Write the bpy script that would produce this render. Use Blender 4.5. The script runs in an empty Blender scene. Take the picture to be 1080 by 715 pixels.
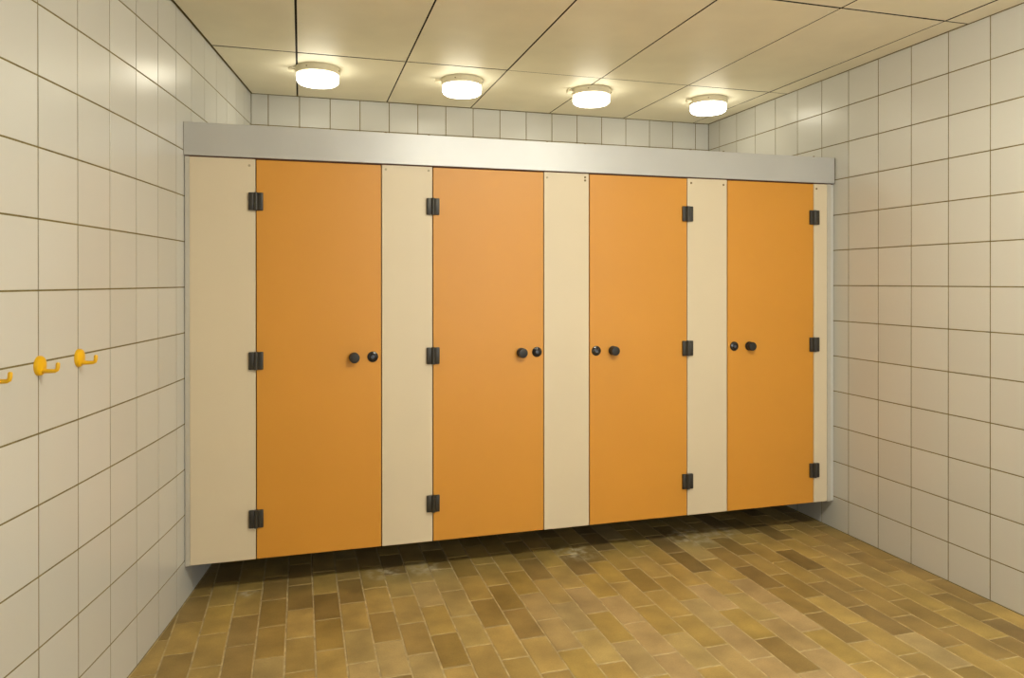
import bpy, bmesh, math, random
from mathutils import Matrix, Vector

random.seed(7)
scene = bpy.context.scene
C = scene.collection

# ------------------------------------------------------------------ camera
F, CX, CY, CZ = 764.2523, 0.4898, -3.4484, 1.4070
YAW, PITCH, ROLL, SHY = 0.2834, -0.0017, -0.0005, -59.4481
fw = Vector((math.sin(YAW)*math.cos(PITCH), math.cos(YAW)*math.cos(PITCH), math.sin(PITCH)))
rt = Vector((math.cos(YAW), -math.sin(YAW), 0))
up = rt.cross(fw)
rt2 = rt*math.cos(ROLL) + up*math.sin(ROLL)
up2 = up*math.cos(ROLL) - rt*math.sin(ROLL)
cam_data = bpy.data.cameras.new('camera')
cam = bpy.data.objects.new('camera', cam_data)
C.objects.link(cam)
cam_data.sensor_width = 36.0
cam_data.sensor_fit = 'HORIZONTAL'
cam_data.lens = F/1080*36.0
cam_data.shift_y = SHY/1080
cam_data.clip_start = 0.05
m = Matrix.Identity(4)
for i in range(3):
    m[i][0], m[i][1], m[i][2] = rt2[i], up2[i], -fw[i]
m[0][3], m[1][3], m[2][3] = CX, CY, CZ
cam.matrix_world = m
scene.camera = cam

def project(p):
    d = Vector(p) - Vector((CX, CY, CZ))
    z = d.dot(fw)
    if z < 0.05:
        return None
    return 540 + F*d.dot(rt2)/z, 357.5 + SHY - F*d.dot(up2)/z

# ------------------------------------------------------------------ world, exposure
world = bpy.data.worlds.new('world')
scene.world = world
world.use_nodes = True
world.node_tree.nodes['Background'].inputs[0].default_value = (0.8, 0.75, 0.65, 1)
world.node_tree.nodes['Background'].inputs[1].default_value = 0.02
vs = scene.view_settings
vs.view_transform = 'Standard'
vs.look = 'None'
vs.gamma = 1.0
vs.use_curve_mapping = False
vs.exposure = 0.68
LAMP_COLOR = (1.0, 0.945, 0.76, 1)
LAMP_REAR = 7.0         # the four lamps over the cubicles
LAMP_FRONT = 108.0        # the lamps over the washroom floor, out of the frame
WINDOW_LIGHT = 3.2       # daylight on the frosted window behind the viewer

# ------------------------------------------------------------------ measures
W = 3.4039               # right wall
D = 1.3236               # back wall
H = 2.5757               # ceiling
YF = -4.9                # wall behind the camera
ROW0, ROW = 0.1823, 0.2  # first tile joint above the floor, row pitch
LA, KAP, U0 = 0.1451, 0.0568, 0.126

def heading(u):
    return LA if u >= U0 else LA - KAP*(max(u, -2.6) - U0)

def left_curve(u):
    """plan position on the left wall; u runs from the camera (negative) to the back"""
    if u >= U0:
        return Vector((u*math.sin(LA), u*math.cos(LA)))
    n = 64
    x, y = U0*math.sin(LA), U0*math.cos(LA)
    d = (u - U0)/n
    for i in range(n):
        h = heading(U0 + d*(i + .5))
        x += d*math.sin(h); y += d*math.cos(h)
    return Vector((x, y))

# ------------------------------------------------------------------ materials
def new_mat(name):
    mt = bpy.data.materials.new(name)
    mt.use_nodes = True
    nt = mt.node_tree
    return mt, nt, nt.nodes['Principled BSDF']

def node(nt, kind, **kw):
    n = nt.nodes.new(kind)
    for k, v in kw.items():
        setattr(n, k, v)
    return n

def add_bump(nt, b, scale, strength, dist, detail=3.0):
    tc = node(nt, 'ShaderNodeTexCoord')
    gm = node(nt, 'ShaderNodeNewGeometry')
    nz = node(nt, 'ShaderNodeTexNoise')
    nz.inputs['Scale'].default_value = scale
    nz.inputs['Detail'].default_value = detail
    bp = node(nt, 'ShaderNodeBump')
    bp.inputs['Strength'].default_value = strength
    bp.inputs['Distance'].default_value = dist
    nt.links.new(gm.outputs['Position'], nz.inputs['Vector'])
    nt.links.new(nz.outputs['Fac'], bp.inputs['Height'])
    nt.links.new(bp.outputs['Normal'], b.inputs['Normal'])
    return nz

def simple(name, col, rough=0.5, metal=0.0, var=0.04, nscale=18.0, bump=None, spec=0.5, coat=0.0):
    mt, nt, b = new_mat(name)
    gm = node(nt, 'ShaderNodeNewGeometry')
    nz = node(nt, 'ShaderNodeTexNoise')
    nz.inputs['Scale'].default_value = nscale
    nz.inputs['Detail'].default_value = 4
    cr = node(nt, 'ShaderNodeValToRGB')
    e = cr.color_ramp.elements
    e[0].position, e[1].position = 0.3, 0.7
    e[0].color = tuple(c*(1-var) for c in col) + (1,)
    e[1].color = tuple(min(1, c*(1+var)) for c in col) + (1,)
    nt.links.new(gm.outputs['Position'], nz.inputs['Vector'])
    nt.links.new(nz.outputs['Fac'], cr.inputs['Fac'])
    nt.links.new(cr.outputs['Color'], b.inputs['Base Color'])
    b.inputs['Roughness'].default_value = rough
    b.inputs['Metallic'].default_value = metal
    b.inputs['Specular IOR Level'].default_value = spec
    b.inputs['Coat Weight'].default_value = coat
    if bump:
        add_bump(nt, b, *bump)
    return mt

def tile_material(name, col, rough):
    mt, nt, b = new_mat(name)
    oi = node(nt, 'ShaderNodeObjectInfo')
    cr = node(nt, 'ShaderNodeValToRGB')
    e = cr.color_ramp.elements
    e[0].color = tuple(c*f for c, f in zip(col, (0.965, 0.96, 0.95))) + (1,)
    e[1].color = tuple(min(1, c*f) for c, f in zip(col, (1.03, 1.03, 1.03))) + (1,)
    nt.links.new(oi.outputs['Random'], cr.inputs['Fac'])
    nt.links.new(cr.outputs['Color'], b.inputs['Base Color'])
    b.inputs['Roughness'].default_value = rough
    add_bump(nt, b, 9.0, 0.06, 0.01, 1.0)
    return mt

STAINS = ((2.55, 0.11, 0.17), (1.86, 0.06, 0.13), (0.87, 0.08, 0.10), (1.07, 0.08, 0.10), (0.26, 0.02, 0.05), (2.75, 0.13, 0.12))

def brick_material():
    """clinker: each brick has its object colour, some with reflected sheen painted in, burnt edges and speckle are procedural"""
    mt, nt, b = new_mat('clinker_brick')
    oi = node(nt, 'ShaderNodeObjectInfo')
    gm = node(nt, 'ShaderNodeNewGeometry')
    n1 = node(nt, 'ShaderNodeTexNoise'); n1.inputs['Scale'].default_value = 6.5; n1.inputs['Detail'].default_value = 3
    n2 = node(nt, 'ShaderNodeTexNoise'); n2.inputs['Scale'].default_value = 160; n2.inputs['Detail'].default_value = 2
    n3 = node(nt, 'ShaderNodeTexNoise'); n3.inputs['Scale'].default_value = 22.0; n3.inputs['Detail'].default_value = 6
    for n in (n1, n2, n3):
        nt.links.new(gm.outputs['Position'], n.inputs['Vector'])
    # large flame-like variation
    m1 = node(nt, 'ShaderNodeMix', data_type='RGBA', blend_type='MULTIPLY')
    r1 = node(nt, 'ShaderNodeValToRGB')
    r1.color_ramp.elements[0].position = 0.30; r1.color_ramp.elements[0].color = (0.62, 0.60, 0.55, 1)
    r1.color_ramp.elements[1].position = 0.66; r1.color_ramp.elements[1].color = (1.12, 1.1, 1.05, 1)
    nt.links.new(n1.outputs['Fac'], r1.inputs['Fac'])
    m1.inputs[0].default_value = 0.75
    nt.links.new(oi.outputs['Color'], m1.inputs[6])
    nt.links.new(r1.outputs['Color'], m1.inputs[7])
    # fine speckle
    m2 = node(nt, 'ShaderNodeMix', data_type='RGBA', blend_type='MULTIPLY')
    r2 = node(nt, 'ShaderNodeValToRGB')
    r2.color_ramp.elements[0].position = 0.3; r2.color_ramp.elements[0].color = (0.8, 0.8, 0.8, 1)
    r2.color_ramp.elements[1].position = 0.7; r2.color_ramp.elements[1].color = (1.1, 1.1, 1.1, 1)
    nt.links.new(n2.outputs['Fac'], r2.inputs['Fac'])
    m2.inputs[0].default_value = 0.5
    nt.links.new(m1.outputs[2], m2.inputs[6])
    nt.links.new(r2.outputs['Color'], m2.inputs[7])
    # pale lime stains, a few patches near the cubicles
    m3 = node(nt, 'ShaderNodeMix', data_type='RGBA')
    r3 = node(nt, 'ShaderNodeValToRGB')
    r3.color_ramp.elements[0].position = 0.44; r3.color_ramp.elements[0].color = (0, 0, 0, 1)
    r3.color_ramp.elements[1].position = 0.62; r3.color_ramp.elements[1].color = (0.8, 0.8, 0.8, 1)
    nt.links.new(n3.outputs['Fac'], r3.inputs['Fac'])
    prev = None
    for px, py, pr in STAINS:
        ds = node(nt, 'ShaderNodeVectorMath', operation='DISTANCE'); ds.inputs[1].default_value = (px, py, 0)
        nt.links.new(gm.outputs['Position'], ds.inputs[0])
        mr = node(nt, 'ShaderNodeMapRange'); mr.inputs['From Min'].default_value = pr*0.35; mr.inputs['From Max'].default_value = pr
        mr.inputs['To Min'].default_value = 1.0; mr.inputs['To Max'].default_value = 0.0
        nt.links.new(ds.outputs['Value'], mr.inputs['Value'])
        if prev is None: prev = mr.outputs[0]
        else:
            mx = node(nt, 'ShaderNodeMath', operation='MAXIMUM')
            nt.links.new(prev, mx.inputs[0]); nt.links.new(mr.outputs[0], mx.inputs[1]); prev = mx.outputs[0]
    ml = node(nt, 'ShaderNodeMath', operation='MULTIPLY')
    nt.links.new(prev, ml.inputs[0]); nt.links.new(r3.outputs['Color'], ml.inputs[1])
    nt.links.new(ml.outputs[0], m3.inputs[0])
    nt.links.new(m2.outputs[2], m3.inputs[6])
    m3.inputs[7].default_value = (0.62, 0.54, 0.36, 1)
    nt.links.new(m3.outputs[2], b.inputs['Base Color'])
    b.inputs['Roughness'].default_value = 0.5
    bp = node(nt, 'ShaderNodeBump'); bp.inputs['Strength'].default_value = 0.15; bp.inputs['Distance'].default_value = 0.002
    nt.links.new(n2.outputs['Fac'], bp.inputs['Height'])
    nt.links.new(bp.outputs['Normal'], b.inputs['Normal'])
    return mt

def emit_mat(name, strength, col=None):
    mt, nt, b = new_mat(name)
    b.inputs['Base Color'].default_value = (0.9, 0.88, 0.8, 1)
    b.inputs['Emission Color'].default_value = col or LAMP_COLOR
    b.inputs['Emission Strength'].default_value = strength
    b.inputs['Roughness'].default_value = 0.4
    return mt

M = {
    'tile': tile_material('wall_tile_glaze', (0.585, 0.585, 0.56), 0.28),
    'grout': simple('tile_grout', (0.19, 0.15, 0.055), 0.9, nscale=30, var=0.2),
    'mortar': simple('floor_mortar', (0.44, 0.35, 0.19), 0.9, nscale=25, var=0.3),
    'brick': brick_material(),
    'ceiling': simple('ceiling_board', (0.86, 0.82, 0.66), 0.48, var=0.03, nscale=5, bump=(120.0, 0.12, 0.002)),
    'void': simple('ceiling_void', (0.02, 0.017, 0.01), 0.95),
    'orange': simple('orange_laminate', (0.64, 0.285, 0.034), 0.42, var=0.02, nscale=3, bump=(260.0, 0.06, 0.001)),
    'cream': simple('cream_laminate', (0.69, 0.59, 0.43), 0.42, var=0.015, nscale=3, bump=(260.0, 0.06, 0.001)),
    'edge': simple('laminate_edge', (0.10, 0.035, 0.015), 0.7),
    'alu': simple('brushed_aluminium', (0.64, 0.65, 0.66), 0.5, metal=0.5, var=0.03, nscale=4),
    'alu_trim': simple('aluminium_channel', (0.55, 0.52, 0.46), 0.45, metal=0.2, var=0.03),
    'hinge': simple('black_nylon', (0.030, 0.026, 0.020), 0.42, var=0.1),
    'black': simple('black_plastic', (0.016, 0.014, 0.012), 0.45, var=0.1),
    'lock': simple('black_gloss', (0.014, 0.013, 0.014), 0.11, var=0.1),
    'indicator': simple('blue_grey_indicator', (0.05, 0.06, 0.085), 0.3),
    'screw': simple('steel_screw', (0.42, 0.36, 0.24), 0.4, metal=0.6),
    'screw_dark': simple('bronze_screw', (0.20, 0.14, 0.06), 0.45, metal=0.5),
    'screw_pale': simple('painted_screw', (0.86, 0.82, 0.70), 0.3),
    'yellow': simple('yellow_plastic', (0.83, 0.47, 0.008), 0.32, var=0.04),
    'window': emit_mat('frosted_daylight_pane', WINDOW_LIGHT, (0.93, 0.97, 1.0, 1)),
    'frame': simple('white_window_frame', (0.7, 0.7, 0.68), 0.4),
    'lamp_base': simple('cream_lamp_base', (0.66, 0.60, 0.44), 0.45, var=0.02),
    'lamp_rear': emit_mat('lamp_diffuser_rear', LAMP_REAR),
    'lamp_front': emit_mat('lamp_diffuser_front', LAMP_FRONT),
}

def brushed():
    nt = M['alu'].node_tree; b = nt.nodes['Principled BSDF']
    b.inputs['Anisotropic'].default_value = 0.75
    cx = node(nt, 'ShaderNodeCombineXYZ'); cx.inputs[2].default_value = 1.0
    nt.links.new(cx.outputs[0], b.inputs['Tangent'])
brushed()

# ------------------------------------------------------------------ mesh helpers
def add_box(bm, x0, x1, y0, y1, z0, z1, bev=0.0, seg=1):
    r = bmesh.ops.create_cube(bm, size=1.0)
    vs_ = r['verts']
    for v in vs_:
        v.co = Vector(((x0+x1)/2 + v.co.x*(x1-x0), (y0+y1)/2 + v.co.y*(y1-y0), (z0+z1)/2 + v.co.z*(z1-z0)))
    if bev > 0:
        es = list({e for v in vs_ for e in v.link_edges})
        bmesh.ops.bevel(bm, geom=es, offset=bev, segments=seg, affect='EDGES', profile=0.5)

def add_lathe(bm, profile, axis='z', n=32, origin=(0, 0, 0), sx=1.0, sy=1.0):
    """profile: list of (radius, height); axis 'z' up, '-z' down, '-y' towards the room"""
    rings = []
    def tr(x, y, h):
        if axis == 'z': p = (x, y, h)
        elif axis == '-z': p = (x, -y, -h)
        elif axis == '-y': p = (x, -h, y)
        elif axis == 'x': p = (h, x, y)
        return Vector(p) + Vector(origin)
    for r, h in profile:
        if r < 1e-6:
            rings.append([bm.verts.new(tr(0, 0, h))])
        else:
            rings.append([bm.verts.new(tr(r*sx*math.cos(2*math.pi*i/n), r*sy*math.sin(2*math.pi*i/n), h)) for i in range(n)])
    for a, b in zip(rings[:-1], rings[1:]):
        for i in range(n):
            j = (i+1) % n
            if len(a) == 1 and len(b) > 1:
                bm.faces.new((a[0], b[i], b[j]))
            elif len(b) == 1 and len(a) > 1:
                bm.faces.new((a[i], a[j], b[0]))
            elif len(a) > 1:
                bm.faces.new((a[i], a[j], b[j], b[i]))
    bmesh.ops.recalc_face_normals(bm, faces=bm.faces[:])

def add_tube(bm, pts, radii, n=12):
    pts = [Vector(p) for p in pts]
    rings = []
    for i, p in enumerate(pts):
        t = (pts[min(i+1, len(pts)-1)] - pts[max(i-1, 0)]).normalized()
        ref = Vector((0, 1, 0)) if abs(t.y) < 0.9 else Vector((1, 0, 0))
        a = t.cross(ref).normalized(); b = t.cross(a)
        rings.append([bm.verts.new(p + radii[i]*(a*math.cos(2*math.pi*k/n) + b*math.sin(2*math.pi*k/n))) for k in range(n)])
    for a, b in zip(rings[:-1], rings[1:]):
        for k in range(n):
            bm.faces.new((a[k], a[(k+1) % n], b[(k+1) % n], b[k]))
    bm.faces.new(rings[0]); bm.faces.new(rings[-1])
    bmesh.ops.recalc_face_normals(bm, faces=bm.faces[:])

def mesh_from(bm, name, mat, smooth=False):
    me = bpy.data.meshes.new(name)
    bmesh.ops.recalc_face_normals(bm, faces=bm.faces[:])
    bm.to_mesh(me); bm.free()
    me.materials.append(mat)
    if smooth:
        me.set_sharp_from_angle(angle=math.radians(35))
        for p in me.polygons: p.use_smooth = True
    return me

def link(name, me, parent=None, loc=(0, 0, 0), rotz=0.0):
    o = bpy.data.objects.new(name, me)
    C.objects.link(o)
    o.location = loc
    o.rotation_euler = (0, 0, rotz)
    if parent: o.parent = parent
    return o

def build(name, bm, mat, parent=None, loc=(0, 0, 0), rotz=0.0, smooth=False):
    return link(name, mesh_from(bm, name, mat, smooth), parent, loc, rotz)

def thing(name, label, cat, loc=(0, 0, 0), group=None):
    o = bpy.data.objects.new(name, None)
    C.objects.link(o)
    o.location = loc
    o.empty_display_size = 0.1
    o['label'] = label; o['category'] = cat
    if group: o['group'] = group
    return o

def structure(o, label, cat):
    o['kind'] = 'structure'; o['label'] = label; o['category'] = cat
    return o

# ------------------------------------------------------------------ room shell
GAP = 0.0052             # tile joint
TH = 0.006               # tile thickness
DEP = 0.0014             # how far the joints lie back

def tile_verts(w, h, x0=0.0):
    """tile facing -y (local), face at y = 0, chamfered rim; x centred on x0"""
    c = 0.0006
    pts = []
    for (cx, y) in ((0.0, TH), (0.0, c), (c, 0.0)):
        a, b = w/2 - cx, h/2 - cx
        pts += [(x0-a, y, -b), (x0+a, y, -b), (x0+a, y, b), (x0-a, y, b)]
    faces = [(8, 9, 10, 11)]
    for k in (0, 4):
        for i in range(4):
            j = (i+1) % 4
            faces.append((k+i, k+j, k+4+j, k+4+i))
    return pts, faces

tile_cache = {}
def tile_mesh(w, h):
    key = (round(w, 4), round(h, 4))
    if key not in tile_cache:
        p, f = tile_verts(w, h)
        me = bpy.data.meshes.new('tile')
        me.from_pydata(p, [], f); me.materials.append(M['tile'])
        tile_cache[key] = me
    return tile_cache[key]

def rows():
    z = [0.0] + [ROW0 + ROW*k for k in range(12)] + [H]
    if z[-1] - z[-2] < 0.02: z.pop(-2)
    return list(zip(z[:-1], z[1:]))

def in_view(c, hw):
    q = project(c)
    return q is not None and -25 < q[0] < 1105 and -25 < q[1] < 740

def hidden_behind_front(c):
    """behind the cubicle front: only what shows above the head rail or through the gap below"""
    if c[1] < 0.0: return False
    t = (0.0 - CY)/(c[1] - CY)
    z = CZ + (c[2] - CZ)*t
    return 0.08 < z < 2.0

def tile_wall(wall, cols):
    """cols: list of (centre point xy, width, rotz). The tiles in view are parts, the rest one part of stuff."""
    rest_p, rest_f = [], []
    for (c, w, rz) in cols:
        for (z0, z1) in rows():
            h = z1 - z0 - GAP
            zc = (z0 + z1)/2
            if in_view((c.x, c.y, zc), w) and not hidden_behind_front((c.x, c.y, zc)):
                o = link('tile', tile_mesh(w - GAP, h), wall, (c.x, c.y, zc), rz + random.uniform(-1, 1)*0.0012)
                o.rotation_euler.x = random.uniform(-1, 1)*0.0015
            else:
                p, f = tile_verts(w - GAP, h)
                k = len(rest_p)
                R = Matrix.Rotation(rz, 3, 'Z')
                rest_p += [tuple(R @ Vector(q) + Vector((c.x, c.y, zc))) for q in p]
                rest_f += [tuple(i + k for i in q) for q in f]
    me = bpy.data.meshes.new('tiling')
    me.from_pydata(rest_p, [], rest_f); me.materials.append(M['tile'])
    o = link('tiling', me, wall)
    o['kind'] = 'stuff'

# right wall (faces -x): local -y must become -x  ->  rotz = -90 deg
bm = bmesh.new(); add_box(bm, W+DEP, W+0.15, YF-0.15, D+0.15, -0.05, H+0.05)
wall_right = structure(build('wall_right', bm, M['grout']), 'right wall of square glazed cream tiles with olive joints', 'wall')
ys = [-0.9731 + 0.2151*j for j in range(-19, 12)]
ys = [y for y in ys if YF+0.03 < y < D-0.015]
ys = [YF] + ys + [D]
tile_wall(wall_right, [(Vector((W, (a+b)/2)), b-a, -math.pi/2) for a, b in zip(ys[:-1], ys[1:])])

# back wall (faces -y)
xl = left_curve(D/math.cos(LA)).x
bm = bmesh.new(); add_box(bm, xl-0.3, W+0.15, D+DEP, D+0.15, -0.05, H+0.05)
wall_back = structure(build('wall_back', bm, M['grout']), 'narrow strip of cream tiled back wall above the cubicles', 'wall')
xs = [0.8573 + 0.1875*j for j in range(-4, 14)]
xs = [xl] + [x for x in xs if xl+0.02 < x < W-0.02] + [W]
tile_wall(wall_back, [(Vector(((a+b)/2, D)), b-a, 0.0) for a, b in zip(xs[:-1], xs[1:])])

# left wall (faces +x), gently curved in plan
us = [-1.1576 + 0.2107*j for j in range(-20, 13)]
us = [u for u in us if left_curve(u).y > YF+0.02 and left_curve(u).y < D-0.02]
u_end = D/math.cos(LA)
us = [us[0]-0.2107] + us + [u_end]
bm = bmesh.new()
inner, outer = [], []
for u in [us[0]-0.2] + us + [u_end+0.15]:
    p = left_curve(u); h = heading(u)
    n = Vector((-math.cos(h), math.sin(h)))
    inner.append(p + n*DEP); outer.append(p + n*0.15)
vi = [[bm.verts.new((p.x, p.y, z)) for p in line] for line in (inner, outer) for z in (-0.05, H+0.05)]
for i in range(len(inner)-1):
    for a, b in ((0, 1), (1, 3), (3, 2), (2, 0)):
        bm.faces.new((vi[a][i], vi[a][i+1], vi[b][i+1], vi[b][i]))
bm.faces.new([vi[k][0] for k in (0, 1, 3, 2)]); bm.faces.new([vi[k][-1] for k in (0, 1, 3, 2)])
wall_left = structure(build('wall_left', bm, M['grout']), 'left wall of square glazed cream tiles carrying yellow hooks', 'wall')
cols = []
for a, b in zip(us[:-1], us[1:]):
    pa, pb = left_curve(a), left_curve(b)
    d = pb - pa
    cols.append(((pa+pb)/2, d.length, math.atan2(d.y, d.x)))   # local +x runs to the back, local -y faces the room
tile_wall(wall_left, cols)

# wall behind the camera
bm = bmesh.new(); add_box(bm, left_curve(us[0]).x-0.5, W+0.15, YF-0.15, YF-DEP, -0.05, H+0.05)
wall_front = structure(build('wall_front', bm, M['tile']), 'plain cream wall behind the viewer', 'wall')

# frosted daylight window in that wall
WX0, WX1, WZ0, WZ1 = 1.70, 3.30, 0.60, 2.30
bm = bmesh.new()
for (a, b, c, d) in ((WX0-.06, WX1+.06, WZ0-.06, WZ0), (WX0-.06, WX1+.06, WZ1, WZ1+.06), (WX0-.06, WX0, WZ0, WZ1), (WX1, WX1+.06, WZ0, WZ1), ((WX0+WX1)/2-.025, (WX0+WX1)/2+.025, WZ0, WZ1)):
    add_box(bm, a, b, YF-DEP, YF+0.04, c, d)
window = structure(build('window_1', bm, M['frame']), 'frosted daylight window in the wall behind the viewer', 'window')
for a, b in ((WX0, (WX0+WX1)/2-.025), ((WX0+WX1)/2+.025, WX1)):
    bm = bmesh.new(); add_box(bm, a, b, YF+0.004, YF+0.012, WZ0, WZ1)
    build('pane', bm, M['window'], window)

# ------------------------------------------------------------------ floor
bm = bmesh.new(); add_box(bm, -1.6, W+0.15, YF-0.15, D+0.15, -0.12, -0.0022)
floor = structure(build('floor', bm, M['mortar']), 'floor of brown and tan clinker bricks in running bond', 'floor')
BW, BL = 0.1103, 0.2585
BX0 = 0.0995
PALETTE = {
    'o': (0.402, 0.284, 0.092), 'd': (0.251, 0.170, 0.060), 'y': (0.402, 0.279, 0.086),
    'p': (0.402, 0.290, 0.134), 'm': (0.308, 0.210, 0.067), 'g': (0.414, 0.310, 0.132),  # p: pinkish bricks, part own colour, part reflected sheen painted in
}
BRICK_MAP = {}
for k_, t_ in {-3: '0o', -2: '0m1m2o', -1: '0m1y2m', 0: '0o1y2y', 1: '-o0o1m2m', 2: '0m1m2m3g', 3: '-m0d1o2o', 4: '0o1d2m3o', 5: '-o0m1o2g', 6: '0o1o2m3g', 7: '-d0g1o2m3g', 8: '0g1g2o3m', 9: '0g1g2g3o', 10: '0m1o2m3o4o', 11: '-o0o1m2m3o', 12: '0y1y2p3p4o', 13: '-m0d1o2g3g', 14: '0o1o2p3o4g', 15: '-o0d1y2p3p4p', 16: '0m1y2o3o4g', 17: '-d0y1m2o3o4p', 18: '0o1o2y3g4p5p', 19: '0y1y2p3o4m5p', 20: '0d1d2o3g4p5p', 21: '0g1y2p3p4o5o', 22: '0g1m2d3m4m5o', 23: '0m1o2m3o4o5o', 24: '0o1y2o3m4d5g', 25: '1d2m3m4m5y', 26: '1o2y3m4m5m', 27: '0o1o2o3o4o', 28: '0m1m2m3o4m5d', 29: '0m1m2m3m4o', 30: '0m1m2m3m4y'}.items():
    for i_ in range(0, len(t_), 2):
        BRICK_MAP[(k_, -1 if t_[i_] == '-' else int(t_[i_]))] = t_[i_+1]

def clip_poly(poly, n, c):
    out = []
    for i in range(len(poly)):
        a, b = poly[i], poly[(i+1) % len(poly)]
        da, db = a.dot(n)-c, b.dot(n)-c
        if da >= 0: out.append(a)
        if (da >= 0) != (db >= 0):
            out.append(a + (b-a)*(da/(da-db)))
    return out

def u_at_y(y):
    lo, hi = us[0]-0.3, u_end+0.2
    for _ in range(30):
        mid = (lo+hi)/2
        if left_curve(mid).y < y: lo = mid
        else: hi = mid
    return (lo+hi)/2
u_cache = {}

def brick_geo(poly):
    """poly is centred on the origin, top face at z = 0"""
    n = len(poly)
    c = 0.0022
    cen = sum(poly, Vector((0, 0)))/n
    ins = []
    for p in poly:
        d = p - cen
        ins.append(Vector((p.x - math.copysign(min(c, abs(d.x)*.5), d.x), p.y - math.copysign(min(c, abs(d.y)*.5), d.y))))
    v = [(p.x, p.y, -0.012) for p in poly] + [(p.x, p.y, -0.0016) for p in poly] + [(p.x, p.y, 0) for p in ins]
    f = [tuple(2*n + i for i in range(n))]
    for k in (0, n):
        for i in range(n):
            j = (i+1) % n
            f.append((k+i, k+j, k+n+j, k+n+i))
    return v, f

bricks, rest_v, rest_f = [], [], []
for k in range(-16, 31):
    x0 = BX0 + BW*k
    for r in range(-7, 20):
        y1 = -0.078 - (0.13 if k % 2 else 0.0) - BL*r + BL     # rear end of the brick
        y0 = y1 - BL
        g = 0.0029
        poly = [Vector((x0+g, y0+g)), Vector((x0+BW-g, y0+g)), Vector((x0+BW-g, y1-g)), Vector((x0+g, y1-g))]
        full = True
        if x0 + BW > W - 0.003:
            poly = clip_poly(poly, Vector((-1, 0)), -(W - 0.003)); full = False
        if poly and y1 > D - 0.003:
            poly = clip_poly(poly, Vector((0, -1)), -(D - 0.003)); full = False
        if poly and y0 < YF + 0.003:
            poly = clip_poly(poly, Vector((0, 1)), YF + 0.003); full = False
        if poly and x0 < 0.3:
            yc = round((y0+y1)/2, 3)
            if yc not in u_cache:
                u = u_at_y(yc); u_cache[yc] = (left_curve(u), heading(u))
            p, h = u_cache[yc]
            n = Vector((math.cos(h), -math.sin(h)))
            c = p.dot(n) + 0.004
            if any(q.dot(n) < c for q in poly):
                poly = clip_poly(poly, n, c); full = False
        if len(poly) < 3: continue
        area = abs(sum(a.x*b.y - b.x*a.y for a, b in zip(poly, poly[1:]+poly[:1])))/2
        if area < 0.0004: continue
        cen = Vector((sum(p.x for p in poly), sum(p.y for p in poly)))/len(poly)
        loc = [p - cen for p in poly]
        q = project((cen.x, cen.y, 0))
        vis = q and -40 < q[0] < 1120 and q[1] < 745 and cen.y < 0.55
        depth = (Vector((cen.x, cen.y, 0)) - Vector((CX, CY, CZ))).length
        bricks.append((0 if vis else 1, depth, k, r, loc, cen, full))
bricks.sort(key=lambda t: (t[0], t[1]))
full_me = None
for i, (hid, depth, k, r, loc, cen, full) in enumerate(bricks):
    rb = random.Random(k*101 + r*7919)
    if not hid and i < 300:
        if full and full_me is not None:
            me = full_me
        else:
            v, f = brick_geo(loc)
            me = bpy.data.meshes.new('brick'); me.from_pydata(v, [], f); me.materials.append(M['brick'])
            if full: full_me = me
        o = link('brick', me, floor, (cen.x, cen.y, rb.uniform(-0.0006, 0.0004)))
        o.rotation_euler = (rb.uniform(-1, 1)*0.0025, rb.uniform(-1, 1)*0.004, rb.uniform(-1, 1)*0.004)
        key = BRICK_MAP.get((k, r)) or rb.choice('oooommmddyyg')
        col = PALETTE[key]; s = rb.uniform(0.9, 1.1)
        o.color = (col[0]*s, col[1]*s, col[2]*s*rb.uniform(0.9, 1.1), 1)
    else:
        v, f = brick_geo(loc)
        b0 = len(rest_v)
        rest_v += [(x+cen.x, y+cen.y, z) for x, y, z in v]
        rest_f += [tuple(j+b0 for j in q) for q in f]
me = bpy.data.meshes.new('brick_paving'); me.from_pydata(rest_v, [], rest_f); me.materials.append(M['brick'])
o = link('brick_paving', me, floor); o['kind'] = 'stuff'; o.color = PALETTE['o'] + (1,)

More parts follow.
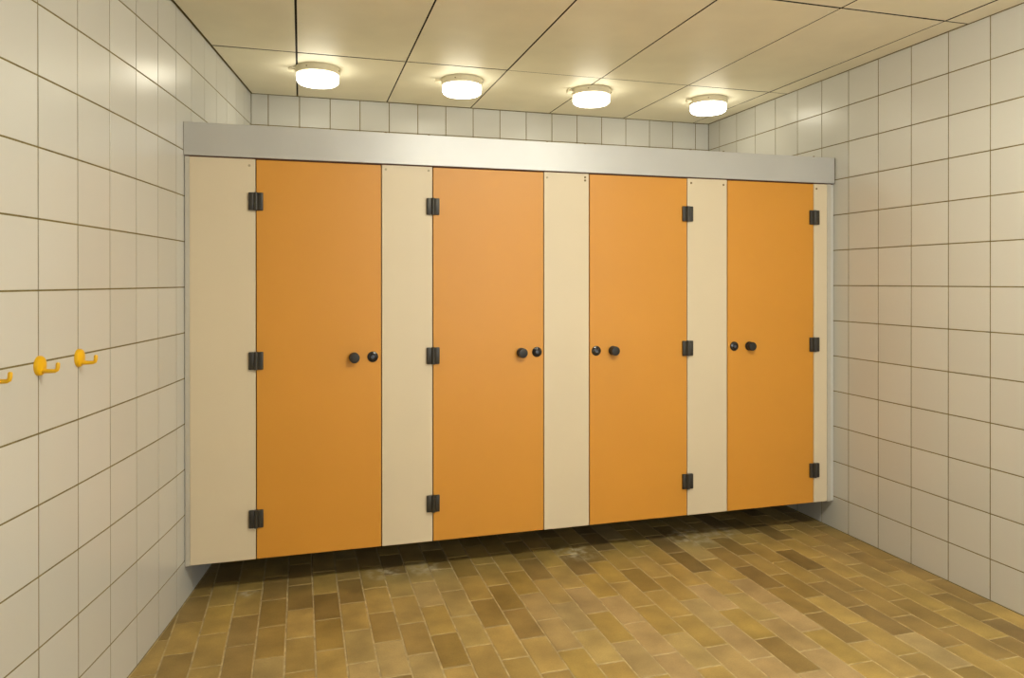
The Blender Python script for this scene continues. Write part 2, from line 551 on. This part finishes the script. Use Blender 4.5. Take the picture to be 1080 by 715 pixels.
# ------------------------------------------------------------------ ceiling
bm = bmesh.new(); add_box(bm, -1.6, W+0.15, YF-0.15, D+0.15, H+0.012, H+0.15)
ceiling = structure(build('ceiling', bm, M['void']), 'ceiling of large cream boards with dark open joints', 'ceiling')
cx_j = [0.468 + 0.5605*i for i in range(-4, 6)]
cy_j = [0.411 - 1.275*i for i in range(0, 5)]
bm = bmesh.new(); add_lathe(bm, [(0.0, 0.0025), (0.004, 0.002), (0.0055, 0.0)], '-z', 8)
screw_me = mesh_from(bm, 'screw', M['screw_pale'], True)
xb = cx_j + [W-0.002]
yb = [D-0.004] + cy_j
def left_x(y): return left_curve(u_at_y(y)).x
for j in range(len(yb)):
    y1 = yb[j]; y0 = yb[j+1] if j+1 < len(yb) else YF
    for i in range(len(xb)-1):
        x0, x1 = xb[i], xb[i+1]
        gx = 0.0042 if i == 4 else 0.0026
        gx0 = 0.0062 if i == 4 else 0.0038
        ns = 10
        pts = []
        for q in range(ns+1):
            yy = y0+0.005 + (y1-y0-0.010)*q/ns
            pts.append((max(x0+gx0, left_x(yy)+0.009), x1-0.0038, yy))
        if min(p[1]-p[0] for p in pts) < 0.01:
            pts = [p for p in pts if p[1]-p[0] > 0.01]
        if len(pts) < 2: continue
        if all(abs(p[0]-pts[0][0]) < 1e-6 for p in pts): pts = [pts[0], pts[-1]]
        cen = Vector((sum(p[0]+p[1] for p in pts)/2/len(pts), sum(p[2] for p in pts)/len(pts)))
        bm = bmesh.new()
        lo = [(bm.verts.new((p[0]-cen.x, p[2]-cen.y, 0)), bm.verts.new((p[1]-cen.x, p[2]-cen.y, 0))) for p in pts]
        hi = [(bm.verts.new((p[0]-cen.x, p[2]-cen.y, 0.0125)), bm.verts.new((p[1]-cen.x, p[2]-cen.y, 0.0125))) for p in pts]
        for q in range(len(pts)-1):
            bm.faces.new((lo[q][0], lo[q+1][0], lo[q+1][1], lo[q][1]))
            bm.faces.new((lo[q][0], hi[q][0], hi[q+1][0], lo[q+1][0]))
            bm.faces.new((lo[q][1], lo[q+1][1], hi[q+1][1], hi[q][1]))
        bm.faces.new((lo[0][0], lo[0][1], hi[0][1], hi[0][0]))
        bm.faces.new((lo[-1][0], hi[-1][0], hi[-1][1], lo[-1][1]))
        bm.normal_update()
        for fc in bm.faces:
            fc.material_index = 0 if abs(fc.normal.z) > 0.5 else 1
        me = mesh_from(bm, 'ceiling_panel', M['ceiling']); me.materials.append(M['void'])
        p = link('ceiling_panel', me, ceiling, (cen.x, cen.y, H + random.uniform(-1, 1)*0.0006))
        p.rotation_euler = (random.uniform(-1, 1)*0.001, random.uniform(-1, 1)*0.0015, 0)
        if i >= 4 and j <= 1:
            ny = 4 if j else 3
            for s in range(ny):
                yy = y0 + 0.05 + (y1-y0-0.1)*s/(ny-1)
                for xx in (x0+0.022, x1-0.022):
                    if xx > left_x(yy)+0.03:
                        link('screw', screw_me, p, (xx-cen.x, yy-cen.y, 0.0))

# ------------------------------------------------------------------ cubicle front
ZB, ZT = 0.159, 1.957    # bottom and top of doors and panels
T = 0.020
cub = thing('cubicle_partition', 'row of four toilet cubicles with orange doors between cream panels', 'toilet cubicles', (W/2, 0.0, 0.0))
OX = W/2
def cbuild(name, bm, mat, parent=cub, smooth=False, off=(0, 0, 0)):
    return build(name, bm, mat, parent, off, 0.0, smooth)

g = 0.0022
pans = [(0.021, 0.296), (0.854, 1.098), (1.660, 1.906), (2.466, 2.711), (3.266, 3.356)]
doors = [(0.296, 0.854, 'L'), (1.098, 1.660, 'L'), (1.906, 2.466, 'R'), (2.711, 3.266, 'R')]
panel_objs = []
for x0, x1 in pans:
    bm = bmesh.new(); add_box(bm, x0-OX+ (g if x0 > 0.1 else 0), x1-OX-(g if x1 < 3.3 else 0), 0.0, T, ZB, ZT, 0.0012)
    p = cbuild('fixed_panel', bm, M['cream']); p['label'] = 'cream laminate panel'
    panel_objs.append(p)
# aluminium channels against the two walls
for x0, x1 in ((0.001, 0.0208), (3.3562, 3.380)):
    bm = bmesh.new(); add_box(bm, x0-OX, x1-OX, -0.004, 0.03, ZB-0.001, ZT, 0.0015)
    c = cbuild('wall_channel', bm, M['alu_trim']); c['label'] = 'grey aluminium wall channel'
bm = bmesh.new(); add_box(bm, 3.3805-OX, W-0.002-OX, 0.003, 0.03, ZB+0.0, ZT, 0.001)
cbuild('filler_strip', bm, M['tile'])
# rebate strips behind the joints: the dark lines between doors and panels
for x0, x1, s in doors:
    for xe, wd in ((x0, 0.03), (x1, 0.03)):
        bm = bmesh.new(); add_box(bm, xe-wd/2-OX, xe+wd/2-OX, T+0.0005, T+0.014, ZB+0.004, ZT)
        cbuild('door_rebate', bm, M['edge'])
# head rail: hollow-looking aluminium fascia with a lip, end caps, bolts on top
bm = bmesh.new()
add_box(bm, -0.002-OX, W-0.006-OX, -0.012, 0.034, ZT+0.004, 2.106, 0.0022, 2)
rail = cbuild('head_rail', bm, M['alu']); rail['label'] = 'silver aluminium head rail'
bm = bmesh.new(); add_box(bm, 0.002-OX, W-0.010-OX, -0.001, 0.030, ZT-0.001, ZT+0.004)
cbuild('painted_shadow_line', bm, M['edge'], rail)  # dark strip painted in as the shadow line below the rail
for x0, x1 in ((-0.0045, -0.002), (W-0.006, W-0.0045)):
    bm = bmesh.new(); add_box(bm, x0-OX, x1-OX, -0.0125, 0.034, ZT+0.003, 2.1065)
    cbuild('end_cap', bm, M['screw_dark'], rail)
bm = bmesh.new(); add_lathe(bm, [(0.006, 0.0), (0.006, 0.006), (0.0, 0.009)], 'z', 10)
bolt_me = mesh_from(bm, 'bolt', M['screw_dark'], True)
for x in (0.875, 1.08, 1.68, 1.885, 2.49, 2.69, 3.27):
    link('bolt', bolt_me, rail, (x-OX, 0.004, 2.106))
# panel screws
bm = bmesh.new(); add_lathe(bm, [(0.0058, 0.0), (0.0055, 0.0018), (0.003, 0.0026), (0.0, 0.0016)], '-y', 12)
ps_me = mesh_from(bm, 'panel_screw', M['screw'], True)
ps_dark = ps_me.copy(); ps_dark.materials[0] = M['screw_dark']
for k, x, z, dark in ((0, 0.268, 1.927, 0), (1, 0.875, 1.936, 0), (1, 1.078, 1.938, 0), (2, 1.678, 1.929, 0), (2, 1.883, 1.938, 1), (2, 1.883, 1.922, 1),
                      (3, 2.491, 1.932, 1), (3, 2.687, 1.929, 1), (4, 3.285, 1.929, 1)):
    link('screw', ps_dark if dark else ps_me, panel_objs[k], (x-OX, 0.0, z))

# doors with their fittings
bm = bmesh.new()
add_box(bm, -0.031, -0.0085, -0.013, 0.0, -0.040, 0.040, 0.003, 2)
add_box(bm, 0.0085, 0.031, -0.013, 0.0, -0.040, 0.040, 0.003, 2)
add_lathe(bm, [(0.0, -0.0405), (0.0085, -0.0405), (0.0098, -0.039), (0.0098, 0.039), (0.0085, 0.0405), (0.0, 0.0405)], 'z', 16, (0, -0.011, 0))
add_box(bm, -0.009, 0.009, -0.010, 0.0, -0.039, 0.039)
hinge_me = mesh_from(bm, 'hinge', M['hinge'], True)
bm = bmesh.new()
add_lathe(bm, [(0.024, 0.0), (0.024, 0.003), (0.0165, 0.0045), (0.0155, 0.012), (0.0215, 0.017), (0.0238, 0.0215), (0.0238, 0.036), (0.0215, 0.0395), (0.012, 0.0410), (0.0, 0.0412)], '-y', 28)
knob_me = mesh_from(bm, 'knob', M['black'], True)
bm = bmesh.new()
add_lathe(bm, [(0.0252, 0.0), (0.0252, 0.0035), (0.0245, 0.0045)] + [(r_, 0.0045 + math.sqrt(0.056**2 - r_*r_) - math.sqrt(0.056**2 - 0.0245**2)) for r_ in (0.0225, 0.020, 0.0175, 0.015, 0.0125, 0.0105)] + [(0.0098, 0.0088), (0.0, 0.0088)], '-y', 28)
lock_me = mesh_from(bm, 'lock', M['lock'], True)
bm = bmesh.new()
add_lathe(bm, [(0.0085, 0.0086), (0.0078, 0.0096), (0.004, 0.0100), (0.0, 0.0101)], '-y', 20)
ind_me = mesh_from(bm, 'lock_indicator', M['indicator'], True)
fit = [(0.727, 0.813, 1.053), (1.541, 1.623, 1.053), (2.036, 1.943, 1.050), (2.845, 2.752, 1.053)]
for (x0, x1, side), (kx, lx, kz) in zip(doors, fit):
    bm = bmesh.new(); add_box(bm, x0+g-OX, x1-g-OX, -0.001, T, ZB+0.001, ZT-0.003, 0.0012)
    d = cbuild('door', bm, M['orange']); d['label'] = 'orange laminate cubicle door'
    hx = x0 if side == 'L' else x1
    for hz in (1.766, 1.051, 0.342):
        link('hinge', hinge_me, d, (hx-OX, -0.0005, hz))
    link('knob', knob_me, d, (kx-OX, -0.001, kz))
    link('lock', lock_me, d, (lx-OX, -0.001, kz+0.001))
    link('lock_indicator', ind_me, d, (lx-OX, -0.001, kz+0.001))
# dividers behind the front; unseen deck added to darken the cubicle floor
for x in (0.975, 1.783, 2.588):
    bm = bmesh.new(); add_box(bm, x-0.01-OX, x+0.01-OX, T+0.016, D-0.01, ZB+0.002, ZT-0.002)
    cbuild('divider_panel', bm, M['cream'])
bm = bmesh.new()
yb_ = D-0.012
vb = [(0.012, 0.036), (W-0.012, 0.036), (W-0.012, yb_), (left_curve(yb_/math.cos(LA)).x+0.012, yb_)]
for z in (ZT+0.006, ZT+0.022):
    for x, y in vb: bm.verts.new((x-OX, y, z))
bm.verts.ensure_lookup_table()
bv = bm.verts
bm.faces.new(bv[0:4]); bm.faces.new(bv[4:8])
for i in range(4):
    j = (i+1) % 4
    bm.faces.new((bv[i], bv[j], bv[4+j], bv[4+i]))
cbuild('added_shade_deck', bm, M['cream'])  # added deck, blocks the rear lamps from the floor

# ------------------------------------------------------------------ ceiling lamps
bm = bmesh.new()
add_lathe(bm, [(0.0, 0.0), (0.120, 0.0), (0.1215, 0.004), (0.118, 0.030), (0.116, 0.036), (0.108, 0.038), (0.0, 0.038)], '-z', 48)
base_me = mesh_from(bm, 'lamp_base', M['lamp_base'], True)
def diffuser(mat):
    bm = bmesh.new()
    add_lathe(bm, [(0.106, 0.034), (0.1115, 0.040), (0.1125, 0.050), (0.1125, 0.068), (0.109, 0.078), (0.100, 0.085), (0.08, 0.0885), (0.04, 0.0905), (0.0, 0.091)], '-z', 48)
    return mesh_from(bm, 'diffuser', mat, True)
dif_rear, dif_front = diffuser(M['lamp_rear']), diffuser(M['lamp_front'])
bm = bmesh.new()
add_lathe(bm, [(0.0, -0.026), (0.011, -0.026), (0.011, -0.012), (0.0085, -0.010), (0.0085, 0.012), (0.0, 0.012)], 'x', 14, (-0.132, 0.0, -0.017))
add_lathe(bm, [(0.0, -0.007), (0.013, -0.007), (0.013, 0.004), (0.0, 0.004)], 'x', 6, (-0.138, 0.0, -0.017))
gland_me = mesh_from(bm, 'cable_gland', M['lamp_base'], True)
bm = bmesh.new(); add_lathe(bm, [(0.0, -0.004), (0.0035, -0.004), (0.0035, 0.004), (0.0, 0.004)], 'x', 8)
pin_me = mesh_from(bm, 'fixing_pin', M['screw_dark'], True)
names = ['leftmost of four lit round ceiling lamps, above the first orange door',
         'second lit round ceiling lamp from the left, above the second orange door',
         'third lit round ceiling lamp from the left, straddling a ceiling joint',
         'rightmost of four lit round ceiling lamps, beside the right tiled wall']
def lamp(x, y, label, dif, group):
    t = thing('ceiling_lamp', label, 'ceiling lamp', (x, y, H-0.0005), group)
    link('lamp_base', base_me, t); link('diffuser', dif, t)
    link('cable_gland', gland_me, t)
    for a in (-2.1, -0.4):
        link('fixing_pin', pin_me, t, (0.119*math.cos(a), 0.119*math.sin(a), -0.018), a)
    return t
for i in range(4):
    lamp(0.580 + 0.807*i, 0.668, names[i], dif_rear, 'round ceiling lamps over the cubicles')
for x, y, label in ((1.46, -2.05, 'round ceiling lamp out of the picture, the one nearer the hooks'),
                    (2.32, -2.05, 'round ceiling lamp out of the picture, the one nearer the right wall')):
    lamp(x, y, label, dif_front, 'round ceiling lamps over the open floor')

# ------------------------------------------------------------------ coat hooks on the left wall
def hook_parts():
    # local frame: +x away from the wall, y along the wall, z up
    bm = bmesh.new()
    add_lathe(bm, [(0.0250, 0.0), (0.0250, 0.006), (0.0225, 0.010), (0.015, 0.0125), (0.0, 0.0135)], 'x', 28, (0, 0, 0), 1.0, 1.12)
    plate = mesh_from(bm, 'back_plate', M['yellow'], True)
    bm = bmesh.new()
    add_tube(bm, [(0.006, 0, -0.012), (0.018, 0, -0.0148), (0.032, 0, -0.0150), (0.044, 0, -0.0145), (0.0495, 0, -0.0115), (0.0515, 0, -0.005), (0.0522, 0, 0.006), (0.0525, 0, 0.009)],
             [0.0085, 0.0066, 0.0058, 0.0056, 0.0056, 0.0056, 0.0054, 0.0035], 14)
    arm = mesh_from(bm, 'hook_arm', M['yellow'], True)
    bm = bmesh.new()
    add_lathe(bm, [(0.0048, 0.0), (0.0045, 0.0015), (0.0, 0.001)], 'x', 10)
    scr = mesh_from(bm, 'screw', M['screw_dark'], True)
    return plate, arm, scr
plate_me, arm_me, hscrew_me = hook_parts()
for j, label in ((1, 'yellow plastic coat hook on the left wall, nearest the cubicles'),
                 (0, 'yellow plastic coat hook in the middle of the row on the left wall'),
                 (-1, 'yellow plastic coat hook cut off by the left picture edge')):
    u = -1.1576 + 0.2107*j
    p = left_curve(u); h = heading(u)
    t = thing('coat_hook', label, 'coat hook', (p.x, p.y, 1.172), 'yellow coat hooks on the left wall')
    t.rotation_euler = (0, 0, -h)
    link('back_plate', plate_me, t); link('hook_arm', arm_me, t)
    link('screw', hscrew_me, t, (0.0098, 0.0, -0.0175)); link('screw', hscrew_me, t, (0.0098, 0.0, 0.0165))
